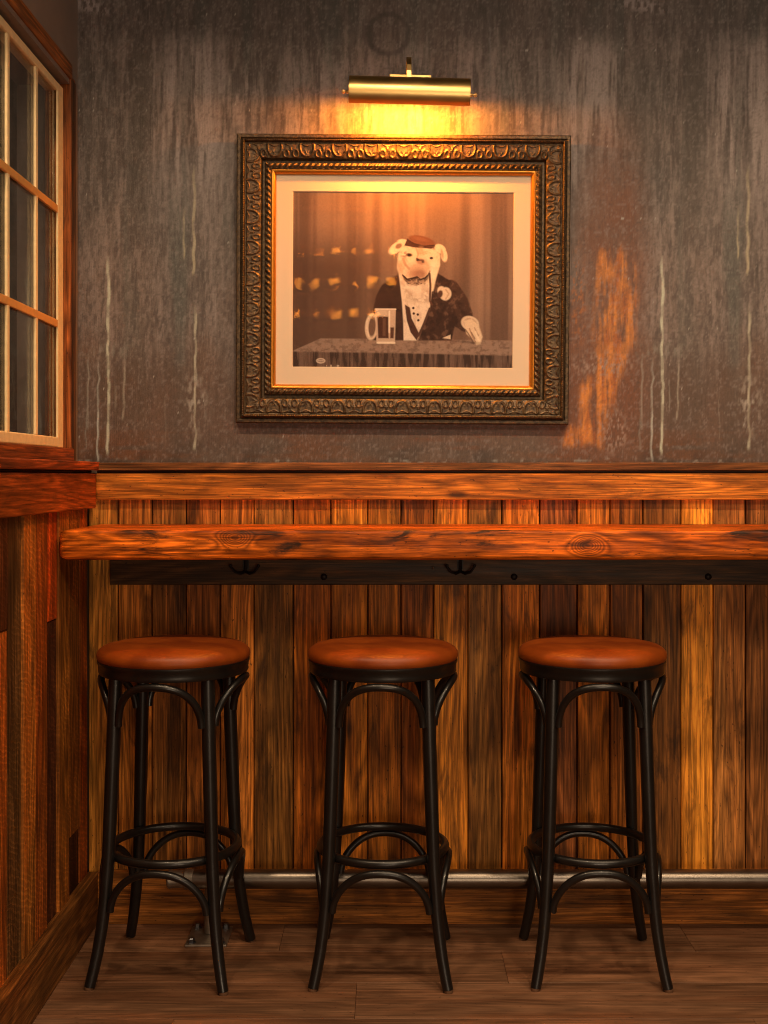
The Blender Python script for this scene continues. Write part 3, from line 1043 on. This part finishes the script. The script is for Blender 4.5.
IN = PRW + glw - .001
ix0, ix1, iz0, iz1 = FX - FW / 2 + IN, FX + FW / 2 - IN, FZ - FH / 2 + IN, FZ + FH / 2 - IN
# print opening
OX0, OX1, OZ0, OZ1 = ix0 + .0455, ix1 - .0455, iz0 + .0480, iz1 - .0450
# mat with a bevelled window
mm = MB()
outer = [(ix0 - .004, iz0 - .004), (ix1 + .004, iz0 - .004), (ix1 + .004, iz1 + .004), (ix0 - .004, iz1 + .004)]
inner = [(OX0, OZ0), (OX1, OZ0), (OX1, OZ1), (OX0, OZ1)]
bevi = [(OX0 + .0015, OZ0 + .0015), (OX1 - .0015, OZ0 + .0015), (OX1 - .0015, OZ1 - .0015), (OX0 + .0015, OZ1 - .0015)]
vv = []
for ring_, hgt in ((outer, .0088), (inner, .0088), (bevi, .0068)):
    for (a, b) in ring_:
        p = tilt(np.array([[a, YP - .001 - hgt, b]]))[0]
        vv.append(tuple(p))
ff = []
for i in range(4):
    j = (i + 1) % 4
    ff += [(i, j, 4 + j, 4 + i), (4 + i, 4 + j, 8 + j, 8 + i)]
mm.add(vv, ff).build('mat_board', M['mat'], frame_root)
# backing board that closes the frame
bk = []
for hgt in (.001, .0060):
    for (a, b) in ((FX - FW / 2 + .02, FZ - FH / 2 + .02), (FX + FW / 2 - .02, FZ - FH / 2 + .02), (FX + FW / 2 - .02, FZ + FH / 2 - .02), (FX - FW / 2 + .02, FZ + FH / 2 - .02)):
        bk.append(tuple(tilt(np.array([[a, YP - .001 - hgt, b]]))[0]))
MB().add(bk, [(0, 1, 2, 3), (4, 5, 6, 7), (0, 1, 5, 4), (1, 2, 6, 5), (2, 3, 7, 6), (3, 0, 4, 7)]).build('backing_board', M['night'], frame_root)


def paint_print():
    nx, ny = 520, 416
    x = np.linspace(293, 515, nx)
    yv = np.linspace(189, 366, ny)
    X, Y = np.meshgrid(x, yv)
    C = np.zeros(X.shape + (3,))

    def L(a):
        return np.array(lin(*a))

    def bl(c, m, s=1.0):
        nonlocal C
        m = np.clip(m, 0, 1)[..., None] * s
        C = C * (1 - m) + L(c) * m
    # draped backdrop
    C[:] = L((128, 96, 78))
    dr = fbm(X / 9, Y / 300, 5, 3)
    bl((158, 122, 98), ss(0.45, 0.7, dr), .6)
    bl((96, 68, 54), ss(0.52, 0.3, dr), .55)
    bl((164, 128, 104), ell(X, Y, 425, 215, 60, 60, 0, 40), .35)
    bl((170, 132, 108), ell(X, Y, 478, 250, 6, 90, 0, 6), .45)
    bl((88, 64, 52), ell(X, Y, 467, 260, 5, 60, 0, 5), .5)
    bl((84, 58, 46), ss(215, 270, Y) * ss(425, 340, X), .85)
    bl((92, 66, 54), ss(290, 340, Y) * ss(455, 500, X), .35)
    # table with plush cloth
    tab = poly(X, Y, [(322, 336.5), (516, 337.5), (516, 368), (292, 368), (292, 350)], .7)
    nn = fbm(X / 3, Y / 2.5, 9, 4)
    bl((150, 120, 102), tab)
    bl((112, 86, 72), tab * ss(.45, .7, nn), .7)
    frt = poly(X, Y, [(292, 350), (400, 351), (516, 353), (516, 368), (292, 368)], 1.2)
    fn = fbm(X / 2.6, Y / 22, 10, 3)
    bl((96, 72, 60), frt)
    bl((58, 40, 33), frt * ss(.5, .68, fn), .9)
    bl((128, 100, 84), frt * ss(.5, .3, fn), .5)
    # jacket
    dark = (62, 38, 30)
    jl = poly(X, Y, [(399, 272), (391, 277), (383, 282), (377, 294), (374, 310), (371, 338), (412, 338), (410, 318), (404, 300), (402, 285)], 1)
    bl(dark, jl)
    jr = poly(X, Y, [(438, 270), (446, 275), (455, 280), (462, 290), (469, 303), (472, 317), (463, 327), (456, 324), (453, 338), (420, 338), (424, 325), (430, 306), (432, 285)], 1)
    bl(dark, jr)
    sl = line(X, Y, [(452, 285), (461, 298), (466, 312), (467, 321)], 8, 1)
    bl((72, 46, 36), sl)
    fold = fbm(X / 5 + Y / 9, Y / 6 - X / 9, 14, 3)
    bl((118, 84, 66), np.maximum(sl, jr) * ss(.56, .75, fold), .55)
    bl((36, 20, 16), np.maximum(np.maximum(sl, jr), jl) * ss(.48, .28, fold), .5)
    # white shirt front and waistcoat
    sh = poly(X, Y, [(400, 272), (434, 278), (431, 306), (425, 322), (420, 334), (418, 338), (405, 338), (404.5, 318), (403, 298)], .8)
    bl((228, 202, 176), sh)
    bl((196, 164, 138), sh * ss(.5, .72, fbm(X / 4, Y / 7, 15, 3)), .6)
    bl((74, 44, 34), poly(X, Y, [(406, 302), (411, 305), (413, 316), (421, 332), (418, 338), (412, 330), (408, 318)], .7))
    bl((84, 54, 42), line(X, Y, [(431, 306), (425, 322), (420, 333)], 1.2))
    for bx, by in ((414.5, 305.5), (419, 312), (419.6, 317.8), (412.5, 324.5), (415, 311)):
        bl((60, 34, 26), ell(X, Y, bx, by, 1.25, 1.25, 0, .5))
    bl((218, 190, 162), poly(X, Y, [(444, 335.5), (452, 332), (452, 336.5)], .5))
    # head
    cream = (234, 204, 168)
    bl(cream, poly(X, Y, [(425, 262), (440, 250), (441, 262), (437, 276), (434.5, 288), (431, 290), (428, 276)], 1))
    hd = poly(X, Y, [(399, 252), (402, 245), (410, 242), (424, 244), (437, 247), (441, 253), (440, 263), (433, 274), (424, 282), (411, 282), (402, 276), (398, 266)], 1.4)
    bl(cream, hd)
    bl((206, 166, 128), hd * ss(.5, .7, fbm(X / 5, Y / 5, 16, 3)), .55)
    # ears
    e1 = np.maximum(ell(X, Y, 397.5, 245, 9.5, 4.6, -38, .8), ell(X, Y, 404, 240, 6, 3.4, 8, .8))
    bl(cream, e1)
    bl((120, 76, 54), ell(X, Y, 399.5, 243.5, 3.6, 2.4, -30, .9), .85)
    e2 = np.maximum(ell(X, Y, 441, 246, 6, 4.2, 30, .8), ell(X, Y, 445, 252.5, 3.2, 6.5, -8, .8))
    bl(cream, e2)
    bl((176, 132, 98), ell(X, Y, 443, 251, 1.4, 4.6, -10, .7), .7)
    # flat cap
    bl((78, 44, 32), poly(X, Y, [(405, 243), (408, 236), (414, 239), (424, 243), (436, 243.5), (432, 246), (416, 245)], .7))
    bl((128, 78, 54), ell(X, Y, 422.5, 238.2, 13.5, 4.9, 13, .8))
    bl((70, 38, 28), line(X, Y, [(409, 238), (415, 241.2), (425, 243.6), (435, 242.6)], .7))
    bl((150, 98, 70), ell(X, Y, 421, 236.4, 7, 1.8, 12, 1.0), .6)
    # face
    bl((84, 50, 38), ell(X, Y, 410, 252.3, 3.2, 1.8, 5, .8))
    bl((44, 24, 18), ell(X, Y, 410.2, 252.4, 1.5, 1.2, 0, .5))
    bl((62, 36, 28), ell(X, Y, 432.3, 255.4, 1.8, 1.3, 0, .6))
    bl((180, 130, 98), line(X, Y, [(404, 256), (406, 262), (410, 266)], 1.2), .7)
    bl((176, 128, 98), line(X, Y, [(417, 246), (419, 251), (418, 256)], .9), .6)
    bl((176, 128, 100), ell(X, Y, 421.5, 258.8, 4.8, 3.2, 18, 1.4))
    bl((92, 56, 44), line(X, Y, [(417.5, 256), (420.5, 257.6), (424.5, 257.6)], .8), .9)
    bl((58, 32, 26), ell(X, Y, 418.6, 257.4, 1.5, 1.0, 0, .5))
    bl((58, 32, 26), ell(X, Y, 424, 259.2, 1.5, 1.1, 0, .5))
    mz = ell(X, Y, 418.5, 271, 9, 5, -12, 2.4)
    bl((186, 138, 108), ell(X, Y, 418, 268.5, 10.5, 8, -12, 4), .75)
    bl((168, 116, 90), mz, .45)
    bl((148, 98, 76), ell(X, Y, 421, 272, 6, 4, 0, 2), .6)
    bl((92, 60, 48), poly(X, Y, [(403.5, 272.5), (409, 276.5), (414, 275), (418, 274), (422, 277), (427, 274.5), (430.5, 269.5), (429.5, 276), (425, 280.5), (417, 283), (409, 281.5), (405, 277.5)], 1.0), .85)
    bl((52, 28, 22), line(X, Y, [(403.5, 272.5), (408, 276.8), (413, 275.8), (418, 274.4), (421.5, 277), (426, 275.4), (429.5, 272), (430.8, 268.5)], .8))
    bl((176, 138, 112), ell(X, Y, 413, 279.5, 4.2, 1.6, 10, 1), .7)
    bl((160, 122, 98), ell(X, Y, 423, 280, 3.6, 1.4, -15, 1), .6)
    bl((250, 226, 196), ell(X, Y, 434, 268, 3.5, 9, 8, 2.5), .5)
    bl((186, 136, 104), ell(X, Y, 401.5, 266, 2.6, 6, -12, 1.6), .6)
    bl((196, 150, 116), ell(X, Y, 428, 262, 2, 6, -20, 1.8), .6)
    bl((88, 56, 44), line(X, Y, [(430.5, 271), (431.5, 283), (431, 298), (433, 302)], 1.1))
    bl((206, 176, 148), ell(X, Y, 412, 296, 7, 5, -25, 2.5), .5)
    ch = fbm(X / 1.6, Y / 1.3, 31, 3)
    bl((70, 42, 34), ell(X, Y, 417, 279, 11, 4.2, -3, 1.5) * ss(.52, .68, ch), .8)
    bl((206, 168, 136), ell(X, Y, 417, 280, 10, 4, -3, 1.5) * ss(.45, .3, ch), .5)
    bl((150, 104, 80), ell(X, Y, 405, 252, 4, 3.4, 0, 2) * ss(.4, .6, fbm(X / 2, Y / 2, 32, 2)), .7)
    bl((196, 148, 112), ell(X, Y, 422, 249, 3, 5, 0, 2), .5)
    bl((160, 122, 98), poly(X, Y, [(404, 283), (412, 289), (420, 292), (428, 288), (431, 300), (424, 300), (414, 298), (406, 292)], 2.5) * ss(.4, .6, fbm(X / 4, Y / 3, 33, 3)), .55)
    # buttonhole flower
    fl = np.maximum(ell(X, Y, 446.5, 291, 6, 6.6, 0, .9), ell(X, Y, 442.5, 288, 4, 4.5, 0, .9))
    bl((226, 196, 166), fl)
    bl((84, 52, 42), ell(X, Y, 441.2, 291.4, 2.6, 4.0, 15, .8))
    bl((190, 152, 122), line(X, Y, [(447, 287), (450, 291), (447, 296)], .8), .8)
    # cuff and paw
    bl((216, 186, 156), ell(X, Y, 471.5, 320.5, 9.2, 7.2, 20, .8))
    bl((150, 108, 84), ell(X, Y, 471.8, 320.6, 6.8, 5.0, 20, .8), .6)
    bl((226, 194, 160), poly(X, Y, [(465, 318), (473, 316), (480, 322), (484, 334), (482, 341), (478, 342), (475, 337), (468, 331)], 1.2))
    bl((160, 116, 90), line(X, Y, [(471, 326), (474, 334), (477, 339)], .7), .8)
    bl((160, 116, 90), line(X, Y, [(476, 325), (480, 333)], .6), .7)
    bl((110, 76, 60), line(X, Y, [(467, 327), (472, 334), (475, 341)], .7), .8)
    bl((120, 84, 66), line(X, Y, [(473, 330), (476.5, 336)], .6), .8)
    bl((244, 216, 184), line(X, Y, [(477, 329), (480.5, 338)], 1.0), .6)
    bl((78, 54, 44), ell(X, Y, 470, 339.5, 12, 1.2, 4, 1), .5)
    # beer mug
    bl((214, 182, 152), ell(X, Y, 372.8, 324.5, 6.6, 13.5, 4, .7))
    bl((110, 80, 64), ell(X, Y, 373.4, 324.5, 3.6, 10.0, 4, .7))
    bl((226, 198, 170), line(X, Y, [(368.4, 318), (368.0, 326), (370, 334)], .7))
    bl((196, 164, 138), poly(X, Y, [(376.5, 306.5), (397, 306.5), (396.3, 341.5), (377.8, 341.5)], .7))
    bl((70, 40, 30), poly(X, Y, [(378.5, 314), (389.5, 314.5), (390, 336), (379.5, 336)], .8))
    bl((84, 52, 40), poly(X, Y, [(391.5, 325), (395.4, 325), (395, 336), (391.5, 336)], .8))
    bl((112, 78, 60), poly(X, Y, [(384, 316), (387, 316), (387, 334), (384, 334)], .8), .7)
    bl((206, 176, 150), poly(X, Y, [(378.5, 308), (388, 308), (388, 313), (378.5, 313)], .8), .7)
    bl((234, 208, 182), line(X, Y, [(376.6, 306.8), (396.8, 306.8)], .6))
    bl((232, 206, 178), line(X, Y, [(379, 340.5), (395.8, 340.5)], 1.0))
    bl((240, 216, 190), line(X, Y, [(390.6, 309), (390.6, 330)], .8), .8)
    # publisher's oval and signature ticks in the corner of the photograph
    ov = ell(X, Y, 322, 359, 4.6, 2.7, 0, .5)
    bl((206, 178, 154), ov)
    bl((110, 84, 70), ell(X, Y, 322, 359, 3.4, 1.6, 0, .5), .8)
    bl((206, 178, 154), line(X, Y, [(319.5, 359), (324.5, 359)], .4))
    tick = ss(.5, .7, vnoise(X / 1.1, Y * 0, 19)) * ell(X, Y, 335, 364, 9, 1.1, 0, .3)
    bl((196, 168, 144), tick, .8)
    # emulsion grain
    g = fbm(X / .9, Y / .9, 23, 2)
    C = C ** 1.0 * np.array([0.90, 1.02, 1.2])
    C *= (0.88 + 0.24 * g)[..., None]
    Xw = OX0 - .001 + (X - 293) / 222 * (OX1 - OX0 + .002)
    Zw = OZ1 + .001 - (Y - 189) / 177 * (OZ1 - OZ0 + .002)
    return tilt(np.stack([Xw, np.full(X.shape, YP - .001 - .0066), Zw], -1)), C


Pp, Cp = paint_print()
q = NT('sepia_print')
q.set(Base_Color=q.n('ShaderNodeVertexColor', layer_name='col').outputs[0], Roughness=0.6, Specular_IOR_Level=0.2)
M['print'] = q.m
grid_mesh('photograph_print', Pp, Cp, M['print'], frame_root, flip=True, smooth=False)
grid_mesh('glass_pane', rect_at(.0105, ix0 - .003, ix1 + .003, iz0 - .003, iz1 + .003), None, M['picture_glass'], frame_root, flip=True, smooth=False)

# ------------------------------------------------------------------ picture light
LX, LY, LZ, LR = 0.051, 3.135, 2.2165, 0.041
pl_root = thing('picture_light', 'brushed brass picture light with half-round shade, mounted above the framed picture', 'lamp', (LX, YP, LZ))
ROLL = math.radians(1.5)


def roll(m):
    out = []
    for x, y, z in m.v:
        dx, dz = x - LX, z - LZ
        out.append((LX + dx * math.cos(ROLL) + dz * math.sin(ROLL), y, LZ - dx * math.sin(ROLL) + dz * math.cos(ROLL)))
    m.v = out
    return m


hl = 0.158
sm_ = MB()
angs = [math.radians(a) for a in np.linspace(3, 240, 40)]
vv, ff = [], []
for xx in (-hl, hl):
    for r_ in (LR, LR - .0016):
        for a in angs:
            vv.append((LX + xx, LY + r_ * math.cos(a), LZ + r_ * math.sin(a)))
na = len(angs)
for i in range(na - 1):
    ff.append((i, i + 1, 2 * na + i + 1, 2 * na + i))
    ff.append((na + i, 3 * na + i, 3 * na + i + 1, na + i + 1))
    ff.append((i, na + i, na + i + 1, i + 1))
    ff.append((2 * na + i, 2 * na + i + 1, 3 * na + i + 1, 3 * na + i))
ff.append((0, 2 * na, 3 * na, na))
ff.append((na - 1, 2 * na - 1, 4 * na - 1, 3 * na - 1))
sm_.add(vv, ff)
roll(sm_).build('lamp_shade', M['brass'], pl_root, smooth=True, autosmooth=40)
# ends of the shade with small finials
for s in (-1, 1):
    ends = MB()
    xo = LX + s * hl
    vv = [(xo, LY, LZ)] + [(xo, LY + LR * math.cos(a), LZ + LR * math.sin(a)) for a in angs]
    vi = [(xo - s * .002, y, z) for (_, y, z) in vv]
    m_ = len(vv)
    ff = [(0, i, i + 1) for i in range(1, m_ - 1)] + [(m_, m_ + i + 1, m_ + i) for i in range(1, m_ - 1)]
    ff += [(i, m_ + i, m_ + i + 1, i + 1) for i in range(1, m_ - 1)] + [(0, 1, m_ + 1, m_), (0, m_, 2 * m_ - 1, m_ - 1)]
    ends.add(vv + vi, ff)
    roll(ends).build('end_plate', M['brass'], pl_root)
for s in (-1, 1):
    fm = MB().lathe([(.0045, 0), (.0045, s * .006), (.0028, s * .008), (.0028, s * .012), (.0052, s * .013), (.0055, s * .017), (.003, s * .0195), (0, s * .020)], 16, (LX + s * hl, LY, LZ), 'X')
    roll(fm).build('finial', M['brass'], pl_root, smooth=True, autosmooth=40)
# wall plate, bar and swan arm
roll(MB().box(LX - .056, LX + .060, YP - .010, YP, LZ + .056, LZ + .0975)).build('wall_plate', M['brass'], pl_root, bevel=.002)
arm_c = [(YP - .008, .098), (YP - .018, .104), (YP - .028, .110), (YP - .042, .113), (YP - .056, .113), (LY + .060, .111), (LY + .035, .105), (LY + .014, .092), (LY + .004, .076), (LY, .060), (LY, .036)]
av, af = [], []
for i, (yy, dz) in enumerate(arm_c):
    p0, p1 = arm_c[max(i - 1, 0)], arm_c[min(i + 1, len(arm_c) - 1)]
    ty, tz = p1[0] - p0[0], p1[1] - p0[1]
    ln = math.hypot(ty, tz)
    ny, nz_ = -tz / ln * .0025, ty / ln * .0025
    for sx_, k_ in ((-1, -1), (1, -1), (1, 1), (-1, 1)):
        av.append((LX - .001 + sx_ * .0066, yy + ny * k_, LZ + dz + nz_ * k_))
for i in range(len(arm_c) - 1):
    for k_ in range(4):
        k2 = (k_ + 1) % 4
        af.append((i * 4 + k_, i * 4 + k2, (i + 1) * 4 + k2, (i + 1) * 4 + k_))
af += [(3, 2, 1, 0), tuple(4 * (len(arm_c) - 1) + k_ for k_ in range(4))]
arm = MB().add(av, af)
arm.build('swan_arm', M['brass'], pl_root, bevel=.0008)
# glowing tube bulb
em = NT('lamp_filament_glow')
em.set(Base_Color=(1, .8, .5, 1), Emission_Color=(1.0, 0.30, 0.025, 1), Emission_Strength=900.0)
M['glow'] = em.m
roll(MB().tube([(LX - .095, LY, LZ - .002), (LX, LY, LZ - .002), (LX + .095, LY, LZ - .002)], .008, 16)).build('tube_bulb', M['glow'], pl_root, smooth=True, autosmooth=40)
for s in (-1, 1):
    roll(MB().tube([(LX + s * (hl - .001), LY, LZ - .002), (LX + s * .095, LY, LZ - .002)], .011, 14)).build('lamp_holder', M['brass'], pl_root, smooth=True, autosmooth=40)

# ------------------------------------------------------------------ backlit bottle shelf across the room (mirrored in the picture's glass)
BY = -1.6
BX0, BX1 = -0.67, 0.06
MB().box(BX0 - .03, BX1 + .03, BY - .14, BY - .10, 0.0, 2.82, wl(200, 120, 50), 9.0).build('trim_9', M['wood_x'], kind='structure')
ew = NT('shelf_streak_glow')
ew.set(Base_Color=(.8, .4, .1, 1), Emission_Color=(1.0, 0.33, 0.03, 1), Emission_Strength=17.0)
for bz in (2.02, 2.23, 2.44, 2.72):
    sh_ = thing('wall_shelf', 'dark lit bottle shelf across the room, mirrored in the picture glass', 'shelf', ((BX0 + BX1) / 2, BY, bz), 'backlit bottle shelves')
    MB().box(BX0, BX1, BY - .10, BY + .08, bz, bz + .025, wl(60, 34, 18), bz).build('shelf_board', M['wood_x'], sh_, bevel=.003)
    for i in range(6 if bz < 2.6 else 0):                    # slanted glowing shapes added to imitate bottles catching light in the reflection
        cx_, ww, hh, sl = BX0 + .07 + .118 * i + rng.uniform(-.03, .03), rng.uniform(.03, .055), rng.uniform(.030, .048), rng.uniform(.016, .034)
        zb = bz + .0255
        pts_ = [(cx_ - ww, zb), (cx_ - ww * .2, zb), (cx_ + ww, zb + sl), (cx_ + ww, zb + sl + hh), (cx_ + ww * .3, zb + hh + sl * .6), (cx_ - ww, zb + hh * .6)]
        lv = [(x, BY - .097, z) for x, z in pts_] + [(x, BY - .087, z) for x, z in pts_]
        lf = [tuple(range(6)), tuple(reversed(range(6, 12)))] + [(k, (k + 1) % 6, 6 + (k + 1) % 6, 6 + k) for k in range(6)]
        ls = MB().add(lv, lf).build('shelf_streak', ew.m)
        ls['label'] = 'small glowing amber shape added on a bottle shelf, mirrored as a streak in the picture glass'
        ls['category'] = 'lamp'
        ls['group'] = 'added glowing streaks on the bottle shelves'
gb = plain('amber_bottle_glass', (0.34, 0.12, 0.015), 0.12, 0, 0.1, 20, 0.6)
btl = MB().lathe([(0, 0), (.030, 0), (.033, .004), (.033, .075), (.030, .09), (.014, .106), (.0125, .112), (.0125, .138), (.0145, .140), (.0145, .147), (0, .147)], 24)
b0 = None
for bz in (2.0455, 2.2555, 2.4655):
    for i in range(5):
        if b0 is None:
            o = b0 = btl.build('bottle', gb, None, smooth=True, autosmooth=45)
        else:
            o = b0.copy()
            COL.objects.link(o)
        o.location = (-.58 + .135 * i + rng.uniform(-.025, .025), BY + rng.uniform(-.02, .03), bz)
        o['label'] = 'amber bottle on a backlit shelf mirrored in the picture glass'
        o['category'] = 'bottle'
        o['group'] = 'bottles on the backlit shelves'
